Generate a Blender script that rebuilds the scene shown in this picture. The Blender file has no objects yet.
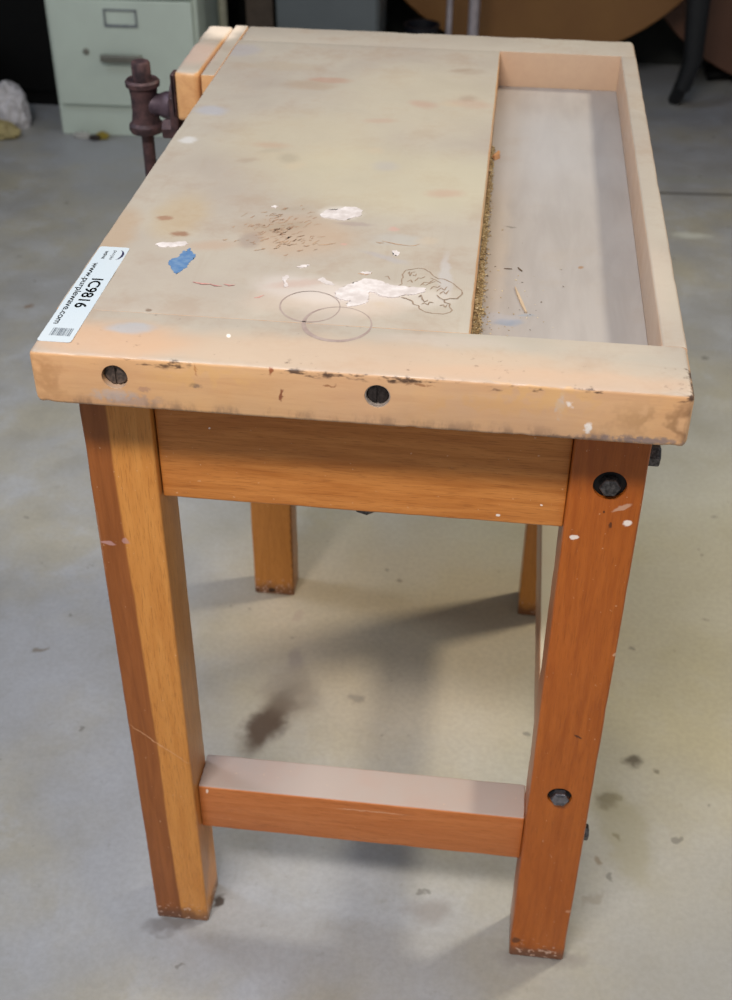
import bpy, bmesh, math, random
from mathutils import Vector, Matrix, noise as mnoise
random.seed(7)
R = math.radians
COL = bpy.context.scene.collection
scene = bpy.context.scene

# ------------------------------------------------------------------ camera
F_PX, CAMP = 1239.89, Vector((0.38622, -0.86519, 1.37852))
YAW, PITCH, ROLL = -0.11504, -0.63901, 0.008167
cy_, sy_, cp_, sp_ = math.cos(YAW), math.sin(YAW), math.cos(PITCH), math.sin(PITCH)
FWD = Vector((sy_*cp_, cy_*cp_, sp_)); RT0 = Vector((cy_, -sy_, 0)); UP0 = RT0.cross(FWD)
RT = math.cos(ROLL)*RT0 + math.sin(ROLL)*UP0
UP = -math.sin(ROLL)*RT0 + math.cos(ROLL)*UP0
cam_d = bpy.data.cameras.new('camera'); cam = bpy.data.objects.new('camera', cam_d); COL.objects.link(cam)
m = Matrix((RT, UP, -FWD)).transposed().to_4x4(); m.translation = CAMP
cam.matrix_world = m
cam_d.sensor_fit = 'VERTICAL'; cam_d.sensor_height = 24; cam_d.lens = F_PX/1000*24
cam_d.clip_start = 0.02; cam_d.clip_end = 60
cam_d.dof.use_dof = True; cam_d.dof.focus_distance = 1.12; cam_d.dof.aperture_fstop = 5.5
scene.camera = cam

def at(u, v, ax, val):
    """point where the sight line through photo pixel (u, v) meets the plane axis=val"""
    d = FWD + RT*((u-366)/F_PX) - UP*((v-500)/F_PX)
    s = (val - CAMP[ax])/d[ax]
    return CAMP + d*s

# ------------------------------------------------------------------ tags
def tag(o, label=None, cat=None, group=None, kind=None):
    if label: o['label'] = label
    if cat: o['category'] = cat
    if group: o['group'] = group
    if kind: o['kind'] = kind
    return o
def empty(name, loc, label, cat, group=None):
    o = bpy.data.objects.new(name, None); COL.objects.link(o); o.location = loc
    o.empty_display_size = 0.05
    return tag(o, label, cat, group)
def link(name, me, mats, parent=None, smooth=35):
    o = bpy.data.objects.new(name, me); COL.objects.link(o)
    for mm in (mats if isinstance(mats, (list, tuple)) else [mats]): me.materials.append(mm)
    if smooth is not None:
        for p in me.polygons: p.use_smooth = True
        me.set_sharp_from_angle(angle=R(smooth))
    if parent:
        o.parent = parent
        if parent.type == 'EMPTY': o.matrix_parent_inverse = Matrix.Translation(parent.location).inverted()
    return o
def build(name, bm, mats, parent=None, smooth=35):
    me = bpy.data.meshes.new(name); bm.normal_update(); bm.to_mesh(me); bm.free()
    return link(name, me, mats, parent, smooth)

# ------------------------------------------------------------------ shapes
def board(bm, axis, b, r=0.003, n=14, wob=0.0, seed=0, mat=0, rr=None, endr=None):
    """rounded board; b=(x0,x1,y0,y1,z0,z1); axis = long axis; wob = wear of its long edges"""
    lo = [b[0], b[2], b[4]]; hi = [b[1], b[3], b[5]]
    a = axis; p, q = [i for i in range(3) if i != a]
    k = 4
    er = r if endr is None else endr
    stations = []
    for i in range(4):
        th = i/4*math.pi/2
        stations.append((lo[a] + er*(1-math.sin(th)), er*(1-math.cos(th))))
    stations = [(lo[a] + er*(1-math.sin(i/4*math.pi/2)), er*(1-math.cos(i/4*math.pi/2))) for i in range(4, -1, -1)]
    # stations: from the end plane (inset er) inwards
    mid = [(lo[a]+er + (hi[a]-lo[a]-2*er)*i/n, 0) for i in range(1, n)]
    tail = [(hi[a] - (s-lo[a]), ins) for s, ins in reversed(stations)]
    stations = stations + mid + tail
    rings = []
    corners = [(hi[p], hi[q], 1, 1, 0), (lo[p], hi[q], -1, 1, 90), (lo[p], lo[q], -1, -1, 180), (hi[p], lo[q], 1, -1, 270)]
    for s, ins in stations:
        ring = []
        for ci, (cp, cq, sp, sq, a0) in enumerate(corners):
            rad = (rr[ci] if rr else r)
            w = 0
            if wob and rad > .0011:
                w = wob*max(0, mnoise.noise(Vector((s*22+seed*7.3, ci*5.1+seed, 0)))*1.3 + mnoise.noise(Vector((s*90+seed*3, ci*9.7, 4)))*0.8)
            cc = (cp - sp*(rad+ins), cq - sq*(rad+ins))
            for j in range(k+1):
                t = R(a0 + 90*j/k)
                c = [0, 0, 0]; c[a] = s
                c[p] = cc[0] + rad*math.cos(t) - sp*w*0.7
                c[q] = cc[1] + rad*math.sin(t) - sq*w*0.7
                ring.append(bm.verts.new(c))
        rings.append(ring)
    m_ = len(rings[0]); fs = []
    for i in range(len(rings)-1):
        for j in range(m_):
            fs.append(bm.faces.new((rings[i][j], rings[i][(j+1) % m_], rings[i+1][(j+1) % m_], rings[i+1][j])))
    fs.append(bm.faces.new(list(reversed(rings[0])))); fs.append(bm.faces.new(rings[-1]))
    for f in fs: f.material_index = mat
    bmesh.ops.recalc_face_normals(bm, faces=fs)
    return fs
def lathe(bm, prof, origin, axis, seg=32, mat=0, sides=None, caps=True):
    """prof = [(dist along axis, radius)]"""
    ax = Vector(axis).normalized(); u = ax.orthogonal().normalized(); v = ax.cross(u); o = Vector(origin)
    seg = sides or seg; rings = []
    for d, r_ in prof:
        rings.append([bm.verts.new(o + ax*d + (u*math.cos(2*math.pi*i/seg) + v*math.sin(2*math.pi*i/seg))*max(r_, 1e-5)) for i in range(seg)])
    fs = []
    for i in range(len(rings)-1):
        for j in range(seg):
            fs.append(bm.faces.new((rings[i][j], rings[i][(j+1) % seg], rings[i+1][(j+1) % seg], rings[i+1][j])))
    if caps: fs.append(bm.faces.new(list(reversed(rings[0])))); fs.append(bm.faces.new(rings[-1]))
    for f in fs: f.material_index = mat
    bmesh.ops.recalc_face_normals(bm, faces=fs)
    return fs
def tube(bm, pts, r, seg=12, mat=0):
    pts = [Vector(p) for p in pts]; rings = []
    rs = r if isinstance(r, (list, tuple)) else [r]*len(pts)
    t0 = (pts[1]-pts[0]).normalized(); u = t0.orthogonal().normalized()
    for i, p in enumerate(pts):
        t = (pts[min(i+1, len(pts)-1)] - pts[max(i-1, 0)]).normalized()
        u = (u - t*u.dot(t)).normalized(); v = t.cross(u)
        rings.append([bm.verts.new(p + (u*math.cos(2*math.pi*j/seg)+v*math.sin(2*math.pi*j/seg))*rs[i]) for j in range(seg)])
    fs = []
    for i in range(len(rings)-1):
        for j in range(seg):
            fs.append(bm.faces.new((rings[i][j], rings[i][(j+1) % seg], rings[i+1][(j+1) % seg], rings[i+1][j])))
    fs.append(bm.faces.new(list(reversed(rings[0])))); fs.append(bm.faces.new(rings[-1]))
    for f in fs: f.material_index = mat
    bmesh.ops.recalc_face_normals(bm, faces=fs)
def patch(bm, outline, z0, h, mat):
    """thin crust of dried paint lying on z0, outline = [(x, y)], ragged edge"""
    n0 = len(outline); rag = []
    for i in range(n0):
        a, b = Vector(outline[i]), Vector(outline[(i+1) % n0])
        d = (b-a); nn = Vector((-d.y, d.x)).normalized() if d.length else Vector((0, 1))
        for k in range(4):
            p = a + d*(k/4)
            w = mnoise.noise(Vector((p.x*420, p.y*420, 3)))*.0022 + mnoise.noise(Vector((p.x*1300, p.y*1300, 9)))*.0012
            rag.append(p + nn*(w if k else w*.4))
    area = sum(rag[i].x*rag[(i+1) % len(rag)].y - rag[(i+1) % len(rag)].x*rag[i].y for i in range(len(rag)))
    if area < 0: rag.reverse()
    bot = [bm.verts.new((p.x, p.y, z0-0.0004)) for p in rag]
    top = [bm.verts.new((p.x, p.y, z0+h)) for p in rag]
    n = len(rag); fs = []
    for i in range(n):
        j = (i+1) % n; fs.append(bm.faces.new((bot[i], bot[j], top[j], top[i])))
    f = bm.faces.new(top); fs.append(f)
    fs = [q for q in fs if q is not f] + bmesh.ops.triangulate(bm, faces=[f])['faces']
    for q in fs: q.material_index = mat; q.smooth = False
def ribbon(bm, pts, z0, w, mat, h=0.00012, closed=False):
    """pen stroke on the surface"""
    n = len(pts); L = []; Rr = []
    for i in range(n):
        a = pts[(i-1) % n] if closed else pts[max(i-1, 0)]; b = pts[(i+1) % n] if closed else pts[min(i+1, n-1)]
        t = Vector((b[0]-a[0], b[1]-a[1])); t = t.normalized() if t.length > 0 else Vector((1, 0)); nn = Vector((-t.y, t.x))
        ww = w[i] if isinstance(w, list) else w*(0.75+0.5*random.random())
        if not closed and i in (0, n-1): ww *= 0.35
        L.append(bm.verts.new((pts[i][0]+nn.x*ww/2, pts[i][1]+nn.y*ww/2, z0+h)))
        Rr.append(bm.verts.new((pts[i][0]-nn.x*ww/2, pts[i][1]-nn.y*ww/2, z0+h)))
    for i in range(n if closed else n-1):
        j = (i+1) % n
        f = bm.faces.new((L[i], Rr[i], Rr[j], L[j])); f.material_index = mat
        f.normal_update()
        if f.normal.z < 0: f.normal_flip()
def cut(ob, cutters):
    """real holes: subtract cutter bmeshes from ob"""
    for cb in cutters:
        me = bpy.data.meshes.new('cut'); cb.normal_update(); cb.to_mesh(me); cb.free()
        c = bpy.data.objects.new('cut', me); COL.objects.link(c)
        md = ob.modifiers.new('b', 'BOOLEAN'); md.object = c; md.operation = 'DIFFERENCE'; md.solver = 'EXACT'
        bpy.context.view_layer.update()
        dg = bpy.context.evaluated_depsgraph_get()
        new = bpy.data.meshes.new_from_object(ob.evaluated_get(dg))
        ob.modifiers.clear(); old = ob.data; ob.data = new; new.name = old.name
        bpy.data.objects.remove(c); bpy.data.meshes.remove(old)
    for p in ob.data.polygons: p.use_smooth = True
    ob.data.set_sharp_from_angle(angle=R(30))
def cyl_bm(origin, axis, r, d0, d1, seg=40):
    bm = bmesh.new(); lathe(bm, [(d0, r), (d1, r)], origin, axis, seg); return bm

# ------------------------------------------------------------------ materials
def lin(c):
    if isinstance(c, str):
        c = [int(c[i:i+2], 16)/255 for i in (0, 2, 4)]
        c = [x/12.92 if x <= 0.04045 else ((x+0.055)/1.055)**2.4 for x in c]
    return (c[0], c[1], c[2], 1)
class NT:
    def __init__(s, name, rough=0.5, metal=0.0, spec=0.5):
        s.m = bpy.data.materials.new(name); s.m.use_nodes = True
        s.t = s.m.node_tree; s.n = s.t.nodes; s.l = s.t.links
        s.b = s.n['Principled BSDF']; s.b.inputs['Roughness'].default_value = rough
        s.b.inputs['Metallic'].default_value = metal; s.b.inputs['Specular IOR Level'].default_value = spec
        s.tc = s.n.new('ShaderNodeTexCoord').outputs['Object']
    def put(s, sock, v):
        if hasattr(v, 'is_linked') or isinstance(v, bpy.types.NodeSocket): s.l.new(v, sock)
        else: sock.default_value = v
    def mapping(s, vec, loc=(0,0,0), rot=(0,0,0), sc=(1,1,1), typ='POINT'):
        n = s.n.new('ShaderNodeMapping'); n.vector_type = typ; s.l.new(vec, n.inputs['Vector'])
        n.inputs['Location'].default_value = loc; n.inputs['Rotation'].default_value = rot; n.inputs['Scale'].default_value = sc
        return n.outputs[0]
    def noise(s, vec, scale, detail=4, rough=0.55, dist=0.0, col=False):
        n = s.n.new('ShaderNodeTexNoise'); s.l.new(vec, n.inputs['Vector']); n.inputs['Scale'].default_value = scale
        n.inputs['Detail'].default_value = detail; n.inputs['Roughness'].default_value = rough; n.inputs['Distortion'].default_value = dist
        return n.outputs['Color' if col else 'Fac']
    def mr(s, v, a, b, c=0.0, d=1.0, smooth=True):
        n = s.n.new('ShaderNodeMapRange'); n.interpolation_type = 'SMOOTHSTEP' if smooth else 'LINEAR'
        s.put(n.inputs['Value'], v)
        for k_, x in zip(('From Min','From Max','To Min','To Max'), (a, b, c, d)): n.inputs[k_].default_value = x
        return n.outputs['Result']
    def math(s, op, a, b=0.0):
        n = s.n.new('ShaderNodeMath'); n.operation = op; s.put(n.inputs[0], a); s.put(n.inputs[1], b); return n.outputs[0]
    def vmath(s, op, a, b=None):
        n = s.n.new('ShaderNodeVectorMath'); n.operation = op; s.put(n.inputs[0], a)
        if b is not None: s.put(n.inputs[1], b)
        return n.outputs['Value' if op == 'LENGTH' else 'Vector']
    def mix(s, f, a, b, mode='MIX'):
        n = s.n.new('ShaderNodeMix'); n.data_type = 'RGBA'; n.blend_type = mode
        s.put(n.inputs[0], f)
        s.put(n.inputs[6], lin(a) if isinstance(a, str) else a); s.put(n.inputs[7], lin(b) if isinstance(b, str) else b)
        return n.outputs[2]
    def warp(s, vec, scale, amp):
        c = s.noise(vec, scale, 3, col=True)
        return s.vmath('ADD', vec, s.vmath('MULTIPLY', s.vmath('SUBTRACT', c, (0.5,0.5,0.5)), (amp,amp,amp)))
    def ell(s, vec, c, r, ang=0, soft=0.4):
        q = s.mapping(vec, loc=c, rot=(0,0,ang), sc=r, typ='TEXTURE')
        return s.mr(s.vmath('LENGTH', q), 1-soft, 1+soft*0.6, 1, 0)
    def sep(s, vec):
        n = s.n.new('ShaderNodeSeparateXYZ'); s.l.new(vec, n.inputs[0]); return n.outputs
    def out(s, col=None, rough=None, bump=None, bs=0.3, bd=0.001):
        if col is not None: s.put(s.b.inputs['Base Color'], lin(col) if isinstance(col, str) else col)
        if rough is not None: s.put(s.b.inputs['Roughness'], rough)
        if bump is not None:
            n = s.n.new('ShaderNodeBump'); n.inputs['Strength'].default_value = bs; n.inputs['Distance'].default_value = bd
            s.l.new(bump, n.inputs['Height']); s.l.new(n.outputs[0], s.b.inputs['Normal'])
        return s.m

BIG = 1000.0
def grain_vec(t, axis, st=14):
    sc = [st, st, st]; sc[axis] = 1.0
    return t.mapping(t.tc, sc=tuple(sc))
def varnished(name, axis, a='B86A22', b='94500F', red=None, dust=0.0, scuffs=(), split=None, foot=0.0, dust_col='A5968E'):
    """orange varnished wood; split=(x at z=0, x at z=.8): glued strip of redder wood to the left of it"""
    t = NT(name, rough=0.34, spec=0.4)
    g = grain_vec(t, axis)
    n1 = t.noise(g, 9, 5, 0.6, 0.6); n2 = t.noise(g, 60, 3, 0.6); n3 = t.noise(t.tc, 5, 3)
    col = t.mix(t.mr(n1, 0.3, 0.72), a, b)
    col = t.mix(t.mr(n2, 0.5, 0.72, 0, 0.42), col, '7A3E0C')
    col = t.mix(t.mr(n3, 0.35, 0.7, 0, 0.22), col, red or b)
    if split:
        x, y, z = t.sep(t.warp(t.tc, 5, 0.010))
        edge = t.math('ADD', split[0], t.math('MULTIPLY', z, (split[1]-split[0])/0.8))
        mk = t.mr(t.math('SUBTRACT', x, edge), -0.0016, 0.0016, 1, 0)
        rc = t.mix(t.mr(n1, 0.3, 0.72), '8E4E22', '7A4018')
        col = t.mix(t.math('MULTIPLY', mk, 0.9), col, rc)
    if dust:
        geo = t.n.new('ShaderNodeNewGeometry'); nz = t.sep(geo.outputs['Normal'])[2]
        dn = t.noise(t.tc, 16, 4, 0.6)
        mk = t.math('MULTIPLY', t.mr(nz, 0.6, 0.95), t.mr(dn, 0.15, 0.6, dust*0.85, dust))
        col = t.mix(mk, col, dust_col)
        ro = t.mr(mk, 0, 1, 0.34, 0.8)
    else: ro = t.mr(n3, 0.3, 0.7, 0.28, 0.45)
    if foot:
        z = t.sep(t.warp(t.tc, 60, 0.03))[2]
        col = t.mix(t.math('MULTIPLY', t.mr(z, 0.006, 0.03, 1, 0), foot), col, '6B4733')
        fn = t.noise(t.tc, 190, 2); zz = t.mr(z, 0.01, 0.045, 1, 0)
        col = t.mix(t.math('MULTIPLY', zz, t.mr(fn, 0.6, 0.66)), col, 'C8A692')
    w = t.warp(t.tc, 130, 0.006)
    for (c, r_, ang, hx, st) in scuffs:
        q = t.mapping(w, loc=c, rot=(0, ang, 0), sc=r_, typ='TEXTURE')
        mk = t.mr(t.vmath('LENGTH', q), 0.65, 1.15, st, 0)
        col = t.mix(mk, col, hx)
    # fine wear specks
    sp = t.noise(t.tc, 260, 2, 0.5)
    col = t.mix(t.mr(sp, 0.735, 0.76, 0, 0.5), col, 'D9B48E')
    return t.out(col, ro, t.math('ADD', n2, t.math('MULTIPLY', n1, 0.5)), 0.12, 0.0006)

def top_wood(name, axis, spots=(), front=False, pink=0.0):
    """worn bare beech: grey beige on top, honey on the faces the dirt has not reached"""
    t = NT(name, rough=0.42, spec=0.4)
    g = grain_vec(t, axis, 10)
    geo = t.n.new('ShaderNodeNewGeometry'); nz = t.sep(geo.outputs['Normal'])[2]
    n1 = t.noise(g, 10, 5, 0.6, 0.5); n2 = t.noise(g, 70, 3, 0.6); n3 = t.noise(t.tc, 4.5, 4, 0.6, 0.3); n4 = t.noise(t.tc, 16, 4, 0.65)
    topc = t.mix(t.mr(n3, 0.3, 0.7), 'A89F92', '9E9388')
    topc = t.mix(t.mr(n4, 0.45, 0.72, 0, 0.6), topc, '958373')
    topc = t.mix(t.mr(n1, 0.55, 0.8, 0, 0.25), topc, '94826F')
    side = t.mix(t.mr(n1, 0.3, 0.75), 'D8A874', 'C99664')
    side = t.mix(t.mr(n3, 0.4, 0.75, 0, 0.4), side, 'C9977A')
    side = t.mix(t.mr(n2, 0.55, 0.8, 0, 0.25), side, 'A67C54')
    if pink: side = t.mix(pink, side, 'B5A08E')
    col = t.mix(t.mr(nz, 0.35, 0.9), side, topc)
    w = t.warp(t.tc, 34, 0.02); w2 = t.warp(t.tc, 150, 0.008)
    for (c, r_, ang, hx, st, soft, fine) in spots:
        mk = t.math('MULTIPLY', t.ell(w2 if fine else w, c, r_, ang, soft), st)
        col = t.mix(mk, col, hx)
    if front:
        # dirt driven into the worn lower and upper arrises
        x, y, z = t.sep(w2)
        n5 = t.noise(t.mapping(t.tc, sc=(1, 1, 0.4)), 45, 4, 0.7)
        lowm = t.math('MULTIPLY', t.mr(z, 0.812, 0.823, 1, 0), t.mr(n5, 0.45, 0.62))
        col = t.mix(t.math('MULTIPLY', lowm, 0.5), col, '6E5648')
        n6 = t.noise(t.mapping(t.tc, sc=(0.35, 1, 1)), 60, 4, 0.7)
        upm = t.math('MULTIPLY', t.math('MULTIPLY', t.mr(z, 0.850, 0.8545, 0, 1), t.mr(z, 0.8565, 0.8585, 1, 0)), t.mr(n6, 0.54, 0.62))
        col = t.mix(t.math('MULTIPLY', upm, 0.9), col, '3E2A22')
    return t.out(col, t.mr(n4, 0.3, 0.7, 0.36, 0.55), t.math('ADD', n2, n4), 0.2, 0.0006)

def simple(name, hx, rough=0.5, metal=0.0, var=0.12, hx2=None, sc=30, bump=0.0, spec=0.5):
    t = NT(name, rough, metal, spec)
    n = t.noise(t.tc, sc, 4, 0.6)
    a = lin(hx); b = lin(hx2) if hx2 else tuple([c*(1-var*2) for c in a[:3]])+(1,)
    col = t.mix(t.mr(n, 0.3, 0.7), a, b)
    return t.out(col, None, n if bump else None, bump, 0.002)

SM = 0.8594          # top of the bench
def xy(u, v, z=SM):
    p = at(u, v, 2, z); return (p.x, p.y)

# floor ------------------------------------------------------------
def floor_mat():
    t = NT('concrete', rough=0.5, spec=0.35)
    n1 = t.noise(t.tc, 1.6, 5, 0.6, 0.4); n2 = t.noise(t.tc, 9, 6, 0.65, 0.3); n3 = t.noise(t.tc, 55, 4, 0.6); n4 = t.noise(t.tc, 3.1, 4, 0.55)
    col = t.mix(t.mr(n1, 0.35, 0.65), '999A9E', '8D8C8B')
    col = t.mix(t.mr(n4, 0.42, 0.68, 0, 0.6), col, '9E9680')
    col = t.mix(t.mr(n2, 0.48, 0.72, 0, 0.5), col, 'A2A4AA')
    col = t.mix(t.mr(n2, 0.5, 0.25, 0, 0.4), col, '838078')
    col = t.mix(t.mr(n3, 0.62, 0.75, 0, 0.25), col, '6F6B62')
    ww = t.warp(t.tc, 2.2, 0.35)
    col = t.mix(t.math('MULTIPLY', t.ell(ww, (.75, .75, 0), (.75, .65, BIG), 0, .75), .62), col, 'B2A886')  # warm light on the right-hand floor, painted into the concrete colour
    col = t.mix(t.math('MULTIPLY', t.ell(ww, (.25, .62, 0), (.30, .28, BIG), 0, .8), .6), col, 'BCA482')  # orange bounce light under the bench, painted as a tan patch
    col = t.mix(t.math('MULTIPLY', t.ell(ww, (.75, -.05, 0), (.35, .28, BIG), 0, .8), .45), col, '807E78')
    n7 = t.noise(t.tc, 130, 3, 0.6)
    col = t.mix(t.mr(n7, 0.3, 0.7, 0, 0.16), col, '6A6862')
    sp = t.noise(t.tc, 24, 3, 0.5)
    col = t.mix(t.mr(sp, 0.70, 0.74, 0, 0.6), col, '5F5B55')
    w = t.warp(t.tc, 22, 0.05)
    for (u, v, ru, rv, ang, hx, st) in [
            (268, 722, .028, .075, -.35, '4A3B30', .95), (290, 695, .05, .05, 0, '75695C', .6), (634, 760, .020, .012, .3, '50483C', .9),
            (608, 801, .012, .020, .4, '564C40', .85), (620, 838, .006, .006, 0, '57503F', .8), (598, 858, .008, .008, 0, '6E5A40', .6),
            (430, 912, .030, .022, .2, '7C7570', .6), (30, 306, .010, .010, 0, '75604F', .8), (40, 650, .008, .006, 0, '6E655A', .8),
            (655, 770, .006, .006, 0, '5F5848', .7), (618, 802, .008, .01, 0, '5A5140', .6), (296, 661, .014, .03, .1, '8B7E76', .5),
            (300, 618, .014, .010, 0, 'A08C7C', .5), (400, 577, .007, .005, 0, '75695A', .7), (357, 700, .012, .01, 0, '6D6660', .5),
            (592, 900, .02, .006, .9, '7C7468', .5), (555, 640, .01, .01, 0, '7C7468', .4), (170, 925, .035, .012, .2, '5F5A58', .7),
            (545, 958, .06, .014, .1, '77706C', .6), (690, 180, .20, .03, 0, '908F80', .3), (690, 235, .05, .02, 0, 'BDBDB2', .6),
            (625, 835, .035, .10, .3, '8A8368', .5), (221, 897, .006, .010, .3, '3A302A', .9)]:
        p = at(u, v, 2, 0.0)
        mk = t.math('MULTIPLY', t.ell(w, (p.x, p.y, 0), (ru, rv, BIG), ang, 0.55), st)
        col = t.mix(mk, col, hx)
    # control joint behind the bench, right-hand side
    x, y, z = t.sep(t.warp(t.tc, 6, 0.006))
    a = at(665, 193, 2, 0); b = at(732, 195, 2, 0)
    sl = (b.y-a.y)/(b.x-a.x)
    ln = t.math('ABSOLUTE', t.math('SUBTRACT', y, t.math('ADD', a.y - sl*a.x, t.math('MULTIPLY', x, sl))))
    mk = t.math('MULTIPLY', t.mr(ln, 0.004, 0.012, 0.75, 0), t.mr(x, 0.3, 0.36))
    col = t.mix(mk, col, '4A4640')
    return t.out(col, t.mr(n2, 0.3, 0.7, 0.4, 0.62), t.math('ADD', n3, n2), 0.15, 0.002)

# ================================================================== SETTING
bm = bmesh.new()
bmesh.ops.create_cube(bm, size=1, matrix=Matrix.Translation((0.5, 1.0, -0.05)) @ Matrix.Diagonal((9, 8, 0.1, 1)))
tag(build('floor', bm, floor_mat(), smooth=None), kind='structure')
wallm = simple('shaded_wall_paint', '2A2A26', 0.9, hx2='222420', sc=3)  # poor light of the background put into the charcoal colour
bm = bmesh.new()
bmesh.ops.create_cube(bm, size=1, matrix=Matrix.Translation((0.5, 3.75, 1.5)) @ Matrix.Diagonal((9, 0.12, 3.0, 1)))
tag(build('wall_back', bm, wallm, smooth=None), kind='structure')

bm = bmesh.new()
bmesh.ops.create_cube(bm, size=1, matrix=Matrix.Translation((0.5, 2.78, 2.5)) @ Matrix.Diagonal((9, 2.06, 0.2, 1)))
tag(build('light_blocking_slab', bm, wallm, smooth=None), kind='structure')  # added slab out of view, keeps light off the background floor

# ================================================================== WORKBENCH
W, L, H = 0.55, 0.948, SM
T = 0.0510; XG = 0.3653; RAIL = 0.078; TB = 0.070; TR = 0.0215
bench = empty('workbench', (0.275, 0.45, 0), 'orange varnished wooden workbench with worn beige top and tray, standing on the concrete floor', 'workbench')

spots = []
def sp(u, v, rx, ry, hx, st, ang=0, soft=.5, fine=False):
    x, y = xy(u, v); spots.append(((x, y, H), (rx, ry, BIG), ang, hx, st, soft, fine))
sp(360, 358, .26, .034, 'BE9E82', .45); sp(110, 340, .07, .035, 'BE9472', .5); sp(560, 380, .15, .018, 'BC9A80', .4)
sp(300, 235, .055, .05, 'A98E76', .5); sp(345, 300, .06, .03, 'C5B3A6', .55); sp(275, 300, .030, .025, 'B3A294', .5)
sp(180, 215, .030, .060, 'A88E64', .35); sp(115, 235, .02, .07, 'A07A50', .35)
sp(165, 218, .009, .006, '8D6A55', .8, fine=True); sp(180, 234, .010, .006, '84604A', .8, fine=True)
sp(210, 110, .02, .018, '9AA0B0', .45); sp(188, 140, .010, .012, 'C4C2C2', .6, fine=True); sp(310, 85, .035, .02, '9A8470', .5); sp(330, 80, .03, .01, 'A06A55', .4)
sp(240, 50, .03, .03, '92909A', .4); sp(375, 43, .02, .008, 'B27A66', .5); sp(280, 66, .05, .02, 'A0907C', .4)
sp(445, 275, .006, .05, 'AAA6A6', .55, ang=.05); sp(400, 240, .03, .014, 'A2A09C', .5); sp(440, 340, .06, .01, 'B3A59A', .4)
sp(130, 328, .020, .010, '96A0AA', .6); sp(90, 372, .01, .01, '8A6A55', .5, fine=True); sp(148, 310, .003, .003, '6E5A4A', .8, fine=True)
sp(345, 244, .003, .003, 'B88A80', .5); sp(394, 229, .006, .005, 'B88C82', .5, fine=True); sp(228, 335, .003, .003, 'E8E0D8', .9)
sp(400, 180, .16, .10, 'B5AD93', .45); sp(300, 140, .10, .10, 'B3A88E', .4); sp(420, 100, .12, .14, 'B6AC95', .35)
sp(600, 345, .05, .02, 'B5A695', .3); sp(350, 293, .05, .022, 'C0B6B0', .6, ang=.3); sp(290, 285, .035, .025, 'B8AEA8', .6); sp(270, 228, .04, .022, '94806E', .35, fine=True); sp(250, 240, .012, .02, '84746C', .5, fine=True); sp(340, 213, .022, .016, 'C2BCB6', .7, fine=True); sp(355, 224, .02, .005, '90807C', .5, fine=True); sp(420, 298, .03, .02, 'BDB4AC', .5); sp(325, 316, .03, .02, 'A69A90', .4)
random.seed(21)
for i in range(22):
    sp(random.uniform(230, 480) if i < 14 else random.uniform(130, 460), random.uniform(45, 190) if i < 14 else random.uniform(190, 330), random.uniform(.008, .03), random.uniform(.005, .016), random.choice(['8F7A6A', 'A58A76', '99969C', 'B3A088', 'A87C6C', '8E8474']), random.uniform(.25, .5), random.uniform(-.5, .5), .7, fine=i % 2 == 0)
MT = top_wood('worn_beech_top', 1, spots)
fs = []
def fr(u, v, rx, rz, hx, st, soft=.5, fine=True):
    p = at(u, v, 1, 0.0); fs.append(((p.x, 0, p.z), (rx, .0015, rz), 0, hx, st, soft, fine))
# front face marks
fr(45, 375, .022, .026, 'A87A50', .6, soft=.9, fine=False); fr(692, 428, .03, .026, '7E5A40', .75, soft=.9, fine=False); fr(650, 422, .04, .016, 'A27A50', .5, soft=.9, fine=False)
fr(130, 400, .03, .006, 'A08A80', .6); fr(114, 395, .022, .006, 'B3A6A0', .6); fr(560, 405, .004, .014, 'B8B0AA', .5)
fr(270, 370, .0018, .006, '8A4A28', .9); fr(281, 395, .0018, .006, '7A4028', .9); fr(196, 370, .0012, .006, '9A5A34', .8); fr(196, 386, .005, .003, '6A5A50', .7)
fr(330, 386, .006, .0012, '8A5A38', .8); fr(420, 385, .012, .0012, '8A5A38', .7); fr(570, 405, .003, .003, 'E6E0DA', .7); fr(588, 428, .003, .006, 'EDE8E2', .8)
fr(545, 395, .05, .016, 'D2A468', .5, fine=False); fr(480, 405, .05, .010, 'C99A64', .4, fine=False); fr(635, 440, .05, .004, '6A6670', .7); fr(565, 438, .03, .003, '5A4A46', .6)
fr(205, 378, .05, .014, 'D3A468', .4, fine=False); fr(145, 390, .006, .003, 'A07A68', .6)
MFRONT = top_wood('worn_beech_end', 0, [q for q in spots if q[0][1] < .085 + q[1][1]*.5][:14] + fs, front=True)
MRAIL = top_wood('worn_beech_rail', 1, [((0.5, 0.2, H), (.05, .12, BIG), 0, 'B5A595', .5, .5, False)], pink=.75)
blue = simple('blue_paint', '4A6C96', 0.45, hx2='66809F', sc=150)
white = simple('white_paint', 'D0C8C6', 0.45, hx2='B8AEAA', sc=90)
ink = simple('pencil_line', '7A6656', 0.6, hx2='93806E', sc=220)
ringm = simple('ring_stain', '9E8E86', 0.5, hx2='8C7A74', sc=80)
brownm = simple('burnt_marks', '8A6A54', 0.7, hx2='A78C74', sc=120)
redm = simple('red_crayon', '9C6464', 0.6, hx2='C09084', sc=200)

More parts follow.
